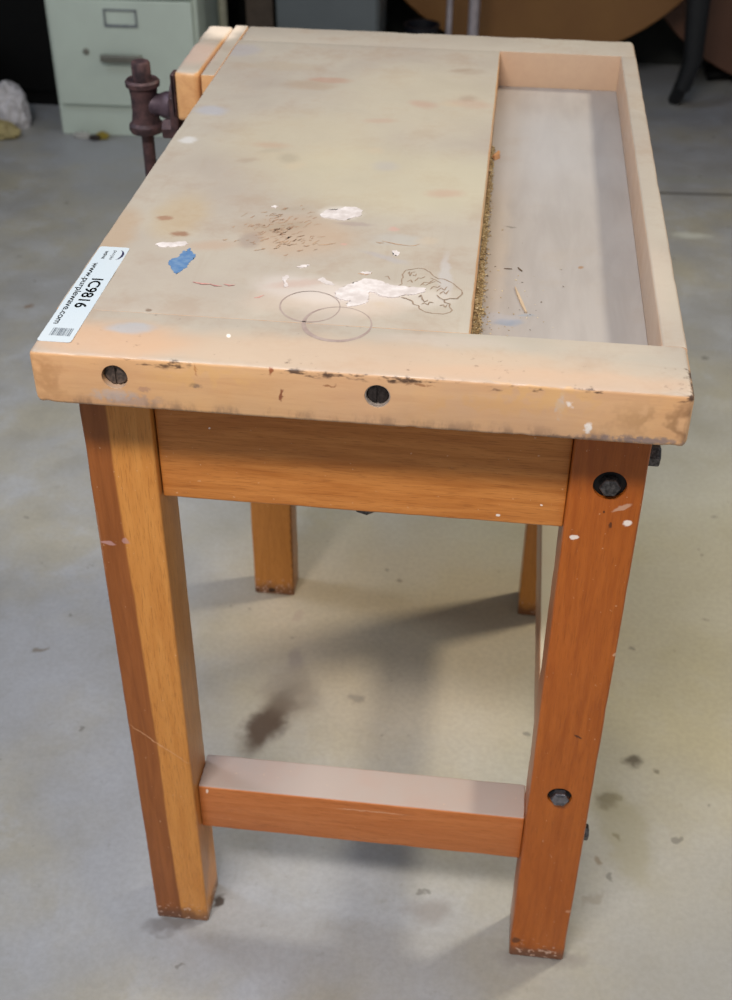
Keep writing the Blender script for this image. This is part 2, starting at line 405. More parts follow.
# main work surface
bm = bmesh.new()
board(bm, 1, (0, XG, RAIL, L-TB, H-T, H), r=0.0035, n=40, wob=0.0008, seed=2, rr=[0.0018, 0.0022, 0.004, 0.002], endr=0.00005)
def P(l, ox, oy, s): return [xy(ox+a/s, oy+b/s) for a, b in l]
patch(bm, P([(90,405),(108,385),(135,378),(152,360),(165,345),(178,350),(190,332),(205,350),(220,370),(212,388),(190,405),(172,432),(150,445),(130,460),(118,448),(105,440),(100,420)],150,180,4.88), H, .0003, 1)
patch(bm, P([(25,315),(60,304),(110,306),(170,300),(188,313),(150,325),(100,328),(50,328)],150,180,4.88), H, .0004, 2)
patch(bm, P([(440,120),(465,100),(520,98),(560,82),(620,85),(648,100),(640,125),(600,135),(560,150),(500,140),(455,135)],230,190,4.88), H, .0003, 2)
patch(bm, P([(-28,555),(-18,530),(20,508),(60,490),(95,480),(130,465),(180,470),(215,478),(250,492),(300,502),(380,508),(452,515),(440,535),(400,545),(350,548),(290,562),(250,560),(220,556),(190,540),(165,534),(146,540),(152,562),(140,590),(108,602),(40,612),(28,600),(60,582),(20,575),(-10,570)],340,190,5.229), H, .0005, 2)
patch(bm, P([(105,432),(135,428),(168,430),(160,440),(125,442)],340,190,5.229), H, .0006, 2)
patch(bm, P([(325,376),(345,368),(385,366),(380,376),(350,382)],230,190,4.88), H, .0005, 2)
patch(bm, P([(200,82),(215,77),(238,80),(225,88)],230,190,4.88), H, .0005, 2)
patch(bm, P([(425,440),(450,425),(500,450),(510,465),(470,460)],230,190,4.88), H, .0002, 2)
patch(bm, P([(255,425),(280,415),(290,430),(272,445),(285,470),(268,475),(262,450)],230,190,4.88), H, .0003, 2)
patch(bm, P([(270,320),(295,315),(312,330),(300,345),(280,340)],340,190,5.229), H, .0002, 2)
for pl in [[(305,500),(325,492),(322,470),(330,455),(325,442),(345,420),(385,414),(410,408),(440,412),(470,430),(492,452),(515,464),(545,466),(590,488),(608,505),(635,525),(640,545),(612,568),(575,566),(545,575),(520,562),(505,548)],
           [(320,560),(345,566),(378,580),(385,598),(410,604),(415,622),(440,636),(480,645),(540,650),(575,640),(588,628),(572,612),(575,595),(548,588),(545,572)],
           [(300,505),(315,520),(345,510),(370,505)],
           [(355,440),(362,428),(368,450),(375,432),(395,428)], [(390,478),(410,460),(425,462),(445,452)], [(420,500),(440,482),(465,485),(490,470)],
           [(430,495),(450,498),(470,488),(500,478)], [(470,520),(490,505),(510,510),(525,500)], [(505,530),(530,512),(545,525),(560,505)], [(520,545),(540,530),(555,545),(570,525)],
           [(410,560),(425,548),(430,570),(440,585),(460,575)], [(425,598),(440,590),(460,600),(470,585),(490,590)], [(520,605),(540,600),(550,615),(560,600)], [(350,480),(370,470),(380,485)],
           [(470,460),(500,470),(530,490)], [(232,455),(250,450),(262,470)], [(380,445),(395,450),(400,438)]]:
    pts = P(pl, 340, 190, 5.229); q = []
    for i in range(len(pts)-1):
        for k in range(3):
            f_ = k/3; q.append((pts[i][0]*(1-f_)+pts[i+1][0]*f_+random.uniform(-.0003,.0003), pts[i][1]*(1-f_)+pts[i+1][1]*f_+random.uniform(-.0003,.0003)))
    q.append(pts[-1]); ribbon(bm, q, H, .0012, 3)
for (cu, cv, ru, rv, w0, w1) in [(310, 306.5, 30, 15.5, .0010, .0006), (337.6, 324, 34, 17, .0035, -.0024)]:
    q = []; ws = []
    for i in range(64):
        th = 2*math.pi*i/64
        q.append(xy(cu+ru*math.cos(th), cv+rv*math.sin(th)*1.0))
        ws.append(max(.0007, w0*(.5+.5*math.cos(th-2.2))*1.1 + .0006 + .0004*mnoise.noise(Vector((i*.4, cu, 0)))))
    ribbon(bm, q, H, ws, 4, closed=True)
# burnt handwriting-like dashes
for i in range(150):
    u = random.gauss(278, 21); v = 231 + (u-278)*-.06 + random.gauss(0, 10)
    if v > 256 or v < 203: continue
    ln = random.uniform(2, 9); an = random.uniform(.1, .7)
    a = (u, v); c = (u+ln*math.cos(an), v-ln*math.sin(an)*.8)
    mid = ((a[0]+c[0])/2+random.uniform(-1, 1), (a[1]+c[1])/2+random.uniform(-1, 1))
    ribbon(bm, [xy(*a), xy(*mid), xy(*c)], H, random.uniform(.0006, .0020), 5)
for a, c in [((382,241),(410,246)), ((410,246),(420,244)), ((318,245),(336,243)), ((376,242),(384,243))]:
    ribbon(bm, [xy(*a), xy((a[0]+c[0])/2, (a[1]+c[1])/2+.6), xy(*c)], H, .002, 5)
ribbon(bm, [xy(358, 273.5), xy(366, 274.5), xy(372, 273)], H, .003, 5)
for a, c in [((193,282),(212,284)), ((210,284),(222,286)), ((224,284),(235,285)), ((254,298),(264,295)), ((226,278),(232,290))][:4]:
    ribbon(bm, [xy(*a), xy((a[0]+c[0])/2, (a[1]+c[1])/2+.8), xy(*c)], H, .0022, 6)
surf = build('work_surface', bm, [MT, blue, white, ink, ringm, brownm, redm], bench)
surf['label'] = 'worn board with blue and white paint, ring stains and a pencil flower'

# end caps, tray rail, tray bottom
bm = bmesh.new()
board(bm, 0, (0, W, 0, RAIL-.0002, H-T, H), r=0.004, n=150, wob=0.0016, seed=5, rr=[0.0004, 0.0035, 0.0045, 0.0004], endr=0.006)
cap = build('end_cap', bm, MFRONT, bench)
cut(cap, [cyl_bm((0.073, 0.012, 0.8395), (0, -1, 0), 0.0112, 0, 0.03), cyl_bm((0.295, 0.012, 0.8385), (0, -1, 0), 0.0108, 0, 0.03)])
bm = bmesh.new()
board(bm, 0, (0, W, L-TB+.0002, L, H-T, H), r=0.004, n=60, wob=0.0012, seed=8, rr=[0.004, 0.0006, 0.0005, 0.004], endr=0.006)
build('end_cap', bm, MRAIL, bench)
bm = bmesh.new()
board(bm, 1, (W-TR, W, RAIL, L-TB, H-T, H), r=0.003, n=60, wob=0.0009, seed=9, rr=[0.004, 0.0025, 0.001, 0.003], endr=0.00005)
build('tray_rail', bm, MRAIL, bench)
t = NT('tray_board', rough=0.5, spec=0.35)
n1 = t.noise(grain_vec(t, 1, 6), 8, 4, .6, .4); n2 = t.noise(t.tc, 14, 4, .6); n3 = t.noise(t.tc, 3.5, 3)
c = t.mix(t.mr(n1, .3, .7), '9B948F', '938C87'); c = t.mix(t.mr(n3, .4, .7, 0, .5), c, 'A5A3A4'); c = t.mix(t.mr(n2, .55, .75, 0, .35), c, '968B80')
w = t.warp(t.tc, 40, 0.02)
for u, v, rx, ry, hx, st in [(508, 325, .012, .008, '7E8694', .8), (525, 318, .008, .003, '868C94', .7), (512, 229, .006, .002, '6B6660', .8), (490, 250, .02, .16, 'A89A8C', .5), (583, 270, .003, .004, '8A6A4C', .8), (500, 320, .02, .01, '9A9AA2', .4)]:
    p = at(u, v, 2, H-.05); c = t.mix(t.math('MULTIPLY', t.ell(w, (p.x, p.y, 0), (rx, ry, BIG), 0, .5), st), c, hx)
MTRAY = t.out(c, None, n2, .15, .0005)
bm = bmesh.new()
board(bm, 1, (XG, W-TR, RAIL, L-TB, H-T, H-T+.0035), r=0.0008, n=4, endr=.0004)
build('tray_bottom', bm, MTRAY, bench)
TZ = H-T+.0036

# screws in the end cap
steel_dark = simple('dirty_black_steel', '2B2624', 0.35, 0.7, hx2='4A4240', sc=300)
putty = simple('dusty_screw', '6A5A50', 0.6, 0.3, hx2='3A322E', sc=260)
rimm = simple('grey_sleeve', 'A89C92', 0.5, 0.2, hx2='8A7C72', sc=200)
def slotted(x, z, r_, ydeep, mat, name='screw', rim=False):
    bm = bmesh.new()
    # head as two half discs either side of a vertical slot
    for s in (-1, 1):
        pts = []
        a0 = math.asin(.0011/r_)
        for k in range(13):
            th = -math.pi/2 + a0 + (math.pi-2*a0)*k/12
            pts.append((s*r_*math.cos(th), r_*math.sin(th)))
        lay = []
        for dy, sc in ((0.006, 1), (0.0012, 1), (0, .86)):
            lay.append([bm.verts.new((x + s*.0011 + (px_-s*.0011)*sc, ydeep+dy, z+pz*sc)) for px_, pz in pts])
        for i in range(2):
            for j in range(len(pts)):
                jj = (j+1) % len(pts); bm.faces.new((lay[i][j], lay[i][jj], lay[i+1][jj], lay[i+1][j]))
        bm.faces.new(lay[2]); bm.faces.new(list(reversed(lay[0])))
    lathe(bm, [(0.002, r_*.98), (0.008, r_*.98)], (x, ydeep, z), (0, 1, 0), 28)
    bmesh.ops.recalc_face_normals(bm, faces=bm.faces)
    o = build(name, bm, mat, cap)
    if rim:
        bm = bmesh.new()
        lathe(bm, [(0, r_+.0003), (0, r_+.0014), (0.008, r_+.0014), (0.008, r_+.0003)], (x, ydeep-.002, z), (0, 1, 0), 32)
        build('sleeve', bm, rimm, cap)
    return o
slotted(0.073, 0.8395, 0.0106, 0.005, putty)
slotted(0.295, 0.8385, 0.0094, 0.0032, steel_dark)
bm = bmesh.new()
lathe(bm, [(0, .0097), (0, .0107), (.007, .0107), (.007, .0097), (0, .0097)], (0.295, .0012, .8385), (0, 1, 0), 36, caps=False)
build('screw_sleeve', bm, rimm, cap)

# sticker
stick_m = simple('sticker_paper', 'B4BEC6', 0.35, hx2='B8C0C6', sc=10)
inkb = simple('sticker_ink', '3A3850', 0.5, var=.05)
inkg = simple('sticker_barcode', '3C4450', 0.5, var=.05)
sx0, sx1, sy0, sy1 = 0.0025, 0.0322, 0.0175, 0.2035
bm = bmesh.new(); rc = .003; o1 = []
for cx_, cy2, a0 in ((sx1-rc, sy1-rc, 0), (sx0+rc, sy1-rc, 90), (sx0+rc, sy0+rc, 180), (sx1-rc, sy0+rc, 270)):
    for j in range(6): th = R(a0+18*j); o1.append((cx_+rc*math.cos(th), cy2+rc*math.sin(th)))
vb = [bm.verts.new((x, y, H+.00002)) for x, y in o1]; vt = [bm.verts.new((x, y, H+.0003)) for x, y in o1]
for i in range(len(o1)): j = (i+1) % len(o1); bm.faces.new((vb[i], vb[j], vt[j], vt[i]))
bm.faces.new(vt); bm.faces.new(list(reversed(vb))); bmesh.ops.recalc_face_normals(bm, faces=bm.faces)
stick = build('asset_sticker', bm, stick_m, bench, smooth=None)
stick['label'] = 'white barcode sticker with dark printing'
def letters(name, body, x, y, size, mat, bold=0.0, sx=1.0, length=None):
    """text read from the far end to the near end, tops of the letters toward +x"""
    cu = bpy.data.curves.new('t', 'FONT'); cu.body = body; cu.size = size; cu.extrude = 0.00004; cu.offset = bold; cu.space_character = sx
    o = bpy.data.objects.new('t', cu); COL.objects.link(o); bpy.context.view_layer.update()
    me = bpy.data.meshes.new_from_object(o.evaluated_get(bpy.context.evaluated_depsgraph_get()))
    bpy.data.objects.remove(o)
    w_ = max(v.co.x for v in me.vertices); k = (length/w_) if length else 1
    for v in me.vertices:
        a_, b_ = v.co.x*k, v.co.y
        v.co = (x + b_, y - a_, H+.00034)
    me.name = name
    return link(name, me, mat, stick, smooth=None)
letters('web_address', 'www.purplewave.com', sx0+.0045, 0.168, .0085, inkb, .00012, length=.120)
letters('asset_number', 'IC9816', sx0+.0130, 0.137, .0150, inkb, .0003, length=.058)
letters('logo_lettering', 'purple', sx0+.0165, 0.196, .0052, inkg, length=.020)
letters('logo_lettering', 'wave', sx0+.0085, 0.194, .0060, inkg, .0001, length=.017)
bm = bmesh.new()   # crescent of the logo
ou = [(sx0+.0215+.0065*math.cos(R(a)), .1865+.0105*math.sin(R(a))) for a in range(-80, 81, 10)]
inn = [(sx0+.0215+.0040*math.cos(R(a)), .1865+.0105*math.sin(R(a))) for a in range(80, -81, -10)]
vs = [bm.verts.new((x, y, H+.00036)) for x, y in ou+inn]; n_ = len(ou)
for i in range(n_-1): bm.faces.new((vs[i], vs[i+1], vs[2*n_-2-i], vs[2*n_-1-i]))
build('logo_crescent', bm, inkb, stick, smooth=None)
bm = bmesh.new(); x = sx0+.0075
random.seed(3)
while x < sx0+.0255:
    wd = random.choice([.0004, .0006, .0009]); bmesh.ops.create_cube(bm, size=1, matrix=Matrix.Translation((x+wd/2, .0345, H+.00034)) @ Matrix.Diagonal((wd, .0135, .00006, 1))); x += wd+random.choice([.0006, .0008, .0011])
build('barcode', bm, inkg, stick, smooth=None)

# legs ------------------------------------------------------------
YF, LD = 0.055, 0.060
YR = YF + 0.638
ZT = H-T-.0003
def sc_(u, v, rx, rz, ang, hx, st, y=YF):
    p = at(u, v, 1, y); return ((p.x, y, p.z), (rx, BIG, rz), ang, hx, st)
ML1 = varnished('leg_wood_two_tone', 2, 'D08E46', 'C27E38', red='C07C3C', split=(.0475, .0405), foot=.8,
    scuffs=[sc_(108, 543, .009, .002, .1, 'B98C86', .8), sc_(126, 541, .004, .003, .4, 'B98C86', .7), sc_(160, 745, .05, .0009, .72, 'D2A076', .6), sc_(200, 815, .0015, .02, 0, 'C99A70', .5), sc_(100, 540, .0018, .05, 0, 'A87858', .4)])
ML2 = varnished('leg_wood_red', 2, 'AE5E1E', '9A4E14', red='A04E1A', foot=.9,
    scuffs=[sc_(574, 537, .004, .003, 0, 'E8D8CC', .95), sc_(627, 523, .004, .004, 0, 'EADCD2', .95), sc_(622, 508, .010, .0025, -.5, 'C39A80', .75), sc_(610, 525, .0015, .003, 0, '3E2010', .8),
            sc_(604, 512, .0012, .002, 0, '3E2010', .8), sc_(578, 737, .006, .0018, .6, '4A2410', .9), sc_(616, 655, .003, .003, 0, 'D8B090', .7), sc_(516, 940, .006, .006, 0, '3A241A', .7), sc_(569, 912, .004, .003, 0, 'D0A080', .6)])
ML3 = varnished('leg_wood_rear', 2, 'C07E38', 'B27230', red='B8763A', foot=.8, scuffs=[sc_(272, 590, .006, .005, 0, '2E1A10', .95, YR), sc_(292, 545, .0022, .14, 0, '5E3A1C', .8, YR), sc_(258, 590, .004, .003, 0, '4A2A18', .7, YR)])
MA = varnished('apron_wood', 0, 'CC8440', 'B46C2C', scuffs=[sc_(498, 521, .002, .0015, 0, 'EFE4DA', .9), sc_(541, 511, .001, .001, 0, 'EFE4DA', .9), sc_(208, 434, .001, .001, 0, 'EFE4DA', .9)], )
MS = varnished('stretcher_wood', 0, 'BE7440', 'B0642F', dust=1.0, scuffs=[sc_(370, 824, .045, .0008, 0, 'CFA284', .7), sc_(203, 803, .0015, .004, 0, 'E0D0C4', .9), sc_(514, 824, .002, .002, 0, 'EFE4DA', .9)])
MSA = varnished('side_apron_wood', 1, 'CC8440', 'B46C2C')
MSL = varnished('side_rail_wood', 1, 'AC7A58', '9E6C4A', dust=1.0, dust_col='B9B09A')
def leg(b, mat, seed):
    bm = bmesh.new(); board(bm, 2, b, r=0.003, n=40, wob=0.0009, seed=seed, endr=.0025); return build('leg', bm, mat, bench)
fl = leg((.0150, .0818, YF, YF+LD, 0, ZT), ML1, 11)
fr_ = leg((.4638, .5312, YF, YF+LD, 0, ZT), ML2, 12)
rl = leg((.0188, .0860, YR, YR+.048, 0, ZT), ML3, 13)
rrl = leg((.4608, .5282, YR, YR+LD, 0, ZT), ML3, 14)
def part(name, axis, b, mat, seed, r=.003, wob=.0006):
    bm = bmesh.new(); board(bm, axis, b, r=r, n=40, wob=wob, seed=seed, endr=.0015); return build(name, bm, mat, bench)
fa = part('apron', 0, (.0830, .4636, YF+.009, YF+.043, at(164.5, 497, 1, YF+.009).z, ZT), MA, 21)
part('apron', 0, (.0862, .4636, YR+.008, YR+.042, .6748, ZT), MA, 22)
sa = part('side_apron', 1, (.484, .516, YF+LD+.0002, YR-.0002, .6748, ZT), MSA, 23)
part('side_apron', 1, (.030, .062, YF+LD+.0002, YR-.0002, .6748, ZT), MSA, 24)
SY = YF+.018; SZ1 = at(200, 786.5, 1, SY).z; SZ0 = at(204, 826.5, 1, SY).z
fst = part('stretcher', 0, (.0820, .4636, SY, at(206, 753, 2, SZ1).y, SZ0, SZ1), MS, 25)
sst = part('side_stretcher', 1, (.470, .516, YF+LD+.0002, YR-.0002, .270, .340), MSL, 26)

# carriage bolts, heads sunk in the right front leg
boltm = simple('blackened_bolt', '3A3838', 0.3, 0.8, hx2='6A6666', sc=350)
shinym = simple('shiny_bolt', '8A8890', 0.25, 0.85, hx2='5A585C', sc=200)
holem = simple('dark_washer', '141212', 0.6, 0.3, var=.2)
cut(fr_, [cyl_bm((.500, YF+.006, .727), (0, -1, 0), .0152, 0, .03), cyl_bm((.497, YF+.006, .304), (0, -1, 0), .0135, 0, .03)])
def bolt(parent, x, y, z, axis, r_, sides, out_, rot, washer=None, mat=boltm, label=None):
    bm = bmesh.new(); ax = Vector(axis); u = ax.orthogonal().normalized()
    u = Matrix.Rotation(rot, 3, ax) @ u; v = ax.cross(u); o = Vector((x, y, z))
    rings = []
    for d, s in ((-.006, 1), (out_-.0018, 1), (out_-.0006, .93), (out_, .78)):
        rings.append([bm.verts.new(o + ax*d + (u*math.cos(2*math.pi*i/sides)+v*math.sin(2*math.pi*i/sides))*r_*s) for i in range(sides)])
    for i in range(3):
        for j in range(sides): bm.faces.new((rings[i][j], rings[i][(j+1) % sides], rings[i+1][(j+1) % sides], rings[i+1][j]))
    bm.faces.new(rings[-1]); bm.faces.new(list(reversed(rings[0])))
    bmesh.ops.recalc_face_normals(bm, faces=bm.faces)
    b_ = build('bolt', bm, mat, parent, smooth=20)
    if label: b_['label'] = label
    if washer:
        bm = bmesh.new(); lathe(bm, [(-.0012, washer*.6), (-.0012, washer), (.0003, washer), (.0003, washer*.6)], o - ax*washer*0 + ax*washer*0, axis, 28)
        build('washer', bm, holem, parent)
    return b_
bolt(fr_, .500, YF+.0045, .727, (0, -1, 0), .0098, 6, .0095, .3, washer=.0149)
bolt(fr_, .497, YF+.0045, .304, (0, -1, 0), .0104, 6, .0105, .25, washer=.0132, mat=shinym, label='shiny bolt head')
bolt(fr_, .5312, .083, .745, (1, 0, 0), .0105, 6, .0125, 0)
bolt(fr_, .5312, .083, .215, (1, 0, 0), .0095, 6, .008, 0)
bolt(fa, .277, .083, at(164.5, 497, 1, YF+.009).z, (0, 0, -1), .0115, 6, .010, .1)
bolt(fst, .358, .092, SZ0, (0, 0, -1), .010, 6, .006, .1)

# vise ------------------------------------------------------------
vise = empty('bench_vise', (-.03, .83, .80), 'rusty iron and wood bench vise on the far left edge of the workbench', 'vise')
MJ = top_wood('jaw_wood', 1, [((-.03, .93, H), (.03, .06, BIG), 0, 'F0DCC8', .9, .5, False), ((-.04, .80, H), (.03, .05, BIG), 0, 'C0A090', .5, .5, False)])
rust = simple('rusted_iron', '5A4040', 0.6, 0.35, hx2='2E2226', sc=60, bump=.3)
rust2 = simple('rusted_iron_worn', '5A4A54', 0.5, 0.4, hx2='453840', sc=60, bump=.3)
bm = bmesh.new(); board(bm, 1, (-.0180, -.0001, .722, .9475, H-.075, H-.0001), r=.001, n=20, wob=.0, seed=31)
build('fixed_jaw', bm, MJ, vise)
bm = bmesh.new()
fsj = board(bm, 1, (-.056, -.0235, .728, .940, H-.066, H+.001), r=.004, n=30, wob=.0018, seed=32, rr=[.004, .007, .004, .003], endr=.007)
for v in bm.verts:
    s = (v.co.y-.728)/.212; v.co.x += .001*s + (.003*s if v.co.x > -.04 else -.002*s) + .004*s*(1-s); v.co.z += .003*math.sin(s*3.1)
build('moving_jaw', bm, MJ, vise)
YV = .80
bm = bmesh.new(); board(bm, 1, (-.068, -.0562, .733, .925, H-.095, H-.036), r=.003, n=12, wob=.001, seed=33)
board(bm, 1, (-.0625, -.0562, .730, .752, H-.060, H-.004), r=.002, n=3)
lathe(bm, [(0, .020), (.004, .022), (.012, .020)], (-.068, YV, .803), (-1, 0, 0), 28)
build('jaw_plate', bm, rust, vise)
hx, hz = -.122, 0
hub = at(144.5, 104, 1, YV); HZ = hub.z; HX = hub.x
bm = bmesh.new()
lathe(bm, [(-.036, .0185), (-.038, .0225), (-.034, .0245), (-.028, .0240), (-.024, .0200), (-.010, .0180), (.010, .0180), (.024, .0200), (.026, .0235), (.032, .0240), (.035, .0215), (.033, .0150)], (HX, YV, HZ), (0, 0, 1), 36)
build('screw_hub', bm, rust, vise)
bm = bmesh.new()
lathe(bm, [(.010, .0155), (.022, .0150), (.030, .0185), (.038, .0190), (.042, .0165), (abs(HX)-.066, .0150)], (HX, YV, HZ), (1, 0, 0), 32)
build('screw', bm, rust2, vise)
bm = bmesh.new()
lathe(bm, [(.030, .0130), (.056, .0130), (.059, .0115)], (HX, YV, HZ), (0, 0, 1), 28)
lathe(bm, [(.030, .0088), (.200, .0085), (.204, .0070)], (HX, YV, HZ), (0, 0, -1), 24)
build('handle', bm, rust, vise)
for yy in (.757, .890):
    bm = bmesh.new()
    lathe(bm, [(-.005, .009), (.150, .009)], (-.075, yy, H-.087), (1, 0, 0), 20)
    lathe(bm, [(-.014, .013), (-.012, .014), (.0, .014)], (-.070, yy, H-.087), (1, 0, 0), 6)
    build('guide_rod', bm, rust, vise)

# sawdust, chips and splinter in the tray -------------------------
random.seed(11)
gold = simple('sawdust', 'B39C72', 0.8, hx2='8F7650', sc=400); pale = simple('pale_chips', 'D9C6A0', 0.7, var=.1); dk = simple('dark_chips', '5A4632', 0.8, var=.2)
bm = bmesh.new()
def flake(x, y, z, s, mi):
    rot = Matrix.Rotation(random.uniform(0, 6.28), 4, 'Z') @ Matrix.Rotation(random.uniform(-.7, .7), 4, 'X')
    k = bmesh.ops.create_cube(bm, size=1, matrix=Matrix.Translation((x, y, z)) @ rot @ Matrix.Diagonal((s*random.uniform(.6, 2.2), s*random.uniform(.4, 1), s*.25, 1)))
    for v in k['verts']:
        for f in v.link_faces: f.material_index = mi
for i in range(2600):
    f_ = random.random()**1.5
    y = RAIL+.002 + f_*.56
    wd = .003 + .0065*(1-f_)
    x = XG+.0012 + abs(random.gauss(0, .5))*wd
    hh = max(0, (1-(x-XG)/(wd*1.7)))*(.004+.004*(1-f_))
    flake(x, y, TZ+.0004+random.random()*hh, random.uniform(.0008, .0018), random.choices([0, 1, 2], [70, 14, 16 if f_ < .3 else 10])[0])
for i in range(120):
    flake(XG+.005+abs(random.gauss(0, .03)), RAIL+.003+abs(random.gauss(0, .12)), TZ+.0005, random.uniform(.0006, .0013), random.choice([0, 2, 1]))
# low heap under the flakes
hp = []
for i in range(41):
    f_ = i/40; y = RAIL+.0005 + f_*.56; wd = .0075*(1-f_)**.7*(1+.35*mnoise.noise(Vector((i*.7, 3, 1))))+.0015; h_ = .0045*(1-f_)**.8+.0006
    hp.append([bm.verts.new((XG+.0004, y, TZ-.0003)), bm.verts.new((XG+.0004, y, TZ+h_)), bm.verts.new((XG+wd*.45, y, TZ+h_*.7)), bm.verts.new((XG+wd, y, TZ-.0003))])
for i in range(40):
    for j in range(3): bm.faces.new((hp[i][j], hp[i+1][j], hp[i+1][j+1], hp[i][j+1]))
bmesh.ops.recalc_face_normals(bm, faces=bm.faces)
tag(build('sawdust', bm, [gold, pale, dk], smooth=None), 'golden brown sawdust and fine chips along the left side of the bench tray', 'sawdust', kind='stuff')
def sliver(name, pts, wds, h, mat, label, cat, z=TZ):
    bm = bmesh.new(); n = len(pts); rows = []
    for i, (p, w_) in enumerate(zip(pts, wds)):
        a = Vector(pts[max(i-1, 0)]); b = Vector(pts[min(i+1, n-1)]); t_ = (b-a).normalized(); nn = Vector((-t_.y, t_.x))*w_/2; p = Vector(p)
        rows.append([bm.verts.new((p.x+nn.x, p.y+nn.y, z+.0002)), bm.verts.new((p.x+nn.x*.7, p.y+nn.y*.7, z+h)), bm.verts.new((p.x-nn.x*.7, p.y-nn.y*.7, z+h)), bm.verts.new((p.x-nn.x, p.y-nn.y, z+.0002))])
    for i in range(n-1):
        for j in range(4): bm.faces.new((rows[i][j], rows[i][(j+1) % 4], rows[i+1][(j+1) % 4], rows[i+1][j]))
    bm.faces.new(rows[0]); bm.faces.new(list(reversed(rows[-1]))); bmesh.ops.recalc_face_normals(bm, faces=bm.faces)
    return tag(build(name, bm, mat), label, cat)
chipm = simple('splinter_wood', 'B8A288', 0.6, var=.1)
q = [xy(u, v, TZ) for u, v in ((515, 288), (518, 295), (522, 304), (526, 313))]
sliver('wood_splinter', q, [.001, .003, .0036, .0022], .0016, chipm, 'pale pointed wood splinter lying in the bench tray', 'splinter')
q = [xy(u, v, TZ) for u, v in ((504, 269), (508, 269), (512, 269.3))]
sliver('wood_chip', q, [.0006, .0012, .0006], .0008, dk, 'thin dark sliver in the tray, left of a second short one', 'wood chip')
q = [xy(u, v, TZ) for u, v in ((518, 268), (520, 270), (522, 271.5))]
sliver('wood_chip', q, [.0010, .0020, .0012], .0010, dk, 'short dark chip in the tray, above the pale splinter', 'wood chip')
q = [(XG+.004, .600), (XG+.0085, .607), (XG+.010, .617)]
sliver('wood_chip', q, [.004, .0075, .003], .006, simple('orange_chip', 'C99468', .6), 'small orange wood chip against the left side of the tray', 'wood chip')

# ================================================================== BACKGROUND
cabm = simple('cabinet_enamel', 'BFCABD', 0.45, hx2='B8C2B6', sc=6)
cabd = simple('cabinet_shadow_gap', '70776F', 0.6); hdl = simple('handle_metal', '8C8A80', 0.35, 0.7)
cab = empty('filing_cabinet', (-.78, 2.95, 0), 'pale grey green metal filing cabinet standing behind the left of the workbench', 'filing cabinet')
cx0, cx1, cyf, cd, ch = -.978, at(197, 20, 1, 2.735).x-.002, 2.735, .46, .735
def rot_cab(bm, ang=R(2.2)):
    M = Matrix.Translation((cx0, cyf, 0)) @ Matrix.Rotation(ang, 4, 'Z') @ Matrix.Translation((-cx0, -cyf, 0))
    bm.transform(M)
bm = bmesh.new(); board(bm, 2, (cx0, cx1, cyf, cyf+cd, 0, ch), r=.004, n=2); rot_cab(bm); build('body', bm, cabm, cab)
for z0, z1 in ((.098, .405), (.412, .715)):
    bm = bmesh.new(); board(bm, 0, (cx0+.012, cx1-.012, cyf-.016, cyf-.0003, z0, z1), r=.004, n=2); rot_cab(bm)
    dr = build('drawer', bm, cabm, cab)
    zc = z0+.2575
    bm = bmesh.new()   # label holder frame
    for b in ((-.803, -.706, zc+.020, zc+.025), (-.803, -.706, zc-.025, zc-.018), (-.803, -.798, zc-.02, zc+.022), (-.711, -.706, zc-.02, zc+.022)):
        board(bm, 0, (b[0], b[1], cyf-.020, cyf-.0162, b[2], b[3]), r=.0008, n=1)
    rot_cab(bm); build('label_holder', bm, simple('holder_metal', '7E8288', .4, .5), dr)
    zh = z0+.148
    bm = bmesh.new()
    board(bm, 0, (-.822, -.700, cyf-.042, cyf-.030, zh-.012, zh+.010), r=.003, n=4)
    for xx in (-.818, -.712): board(bm, 1, (xx, xx+.010, cyf-.034, cyf-.0163, zh-.008, zh+.006), r=.002, n=1)
    rot_cab(bm); build('handle', bm, hdl, dr)
    bm = bmesh.new(); lathe(bm, [(0, .009), (.004, .009), (.005, .007)], (-.868, cyf-.016, zh+.012), (0, -1, 0), 20); rot_cab(bm); build('latch', bm, hdl, dr)
# grey storage cabinet
gm = simple('grey_enamel', '5E6466', 0.5, hx2='585E60', sc=5)
gc = empty('storage_cabinet', (-.2, 3.1, 0), 'plain blue grey metal storage cabinet behind the far edge of the workbench', 'cabinet')
bm = bmesh.new(); board(bm, 2, (at(276,14,1,3.0).x, at(379,14,1,3.0).x, 3.0, 3.22, 0, 1.2), r=.004, n=2); build('body', bm, gm, gc)
bm = bmesh.new(); board(bm, 2, (at(276,14,1,3.0).x+.006, at(379,14,1,3.0).x-.006, 2.984, 2.9997, .04, 1.18), r=.003, n=2); dd = build('door', bm, gm, gc)
bm = bmesh.new(); board(bm, 2, (-.075, -.063, 2.960, 2.9838, .62, .76), r=.003, n=2); build('handle', bm, hdl, dd)
# boards and post in between
bm = bmesh.new(); board(bm, 2, (at(246, 14, 1, 3.1).x, at(273, 14, 1, 3.1).x, 3.10, 3.125, 0, 1.4), r=.002, n=2)
tag(build('leaning_board', bm, simple('brown_board', '5A4E44', .7)), 'narrow grey brown board standing upright at the left of the blue grey cabinet', 'board')
p = at(223, 12, 1, 2.86)
bm = bmesh.new(); tube(bm, [(p.x, 2.86, 0), (p.x-.002, 2.86, .7), (p.x-.004, 2.86, 1.4)], .0135, 20); lathe(bm, [(0, .03), (.004, .03), (.006, .015)], (p.x, 2.86, 0), (0, 0, 1), 24)
tag(build('metal_post', bm, simple('pale_post', '96937F', .4, .2)), 'pale metal post standing between the filing cabinet and the blue grey cabinet', 'post')
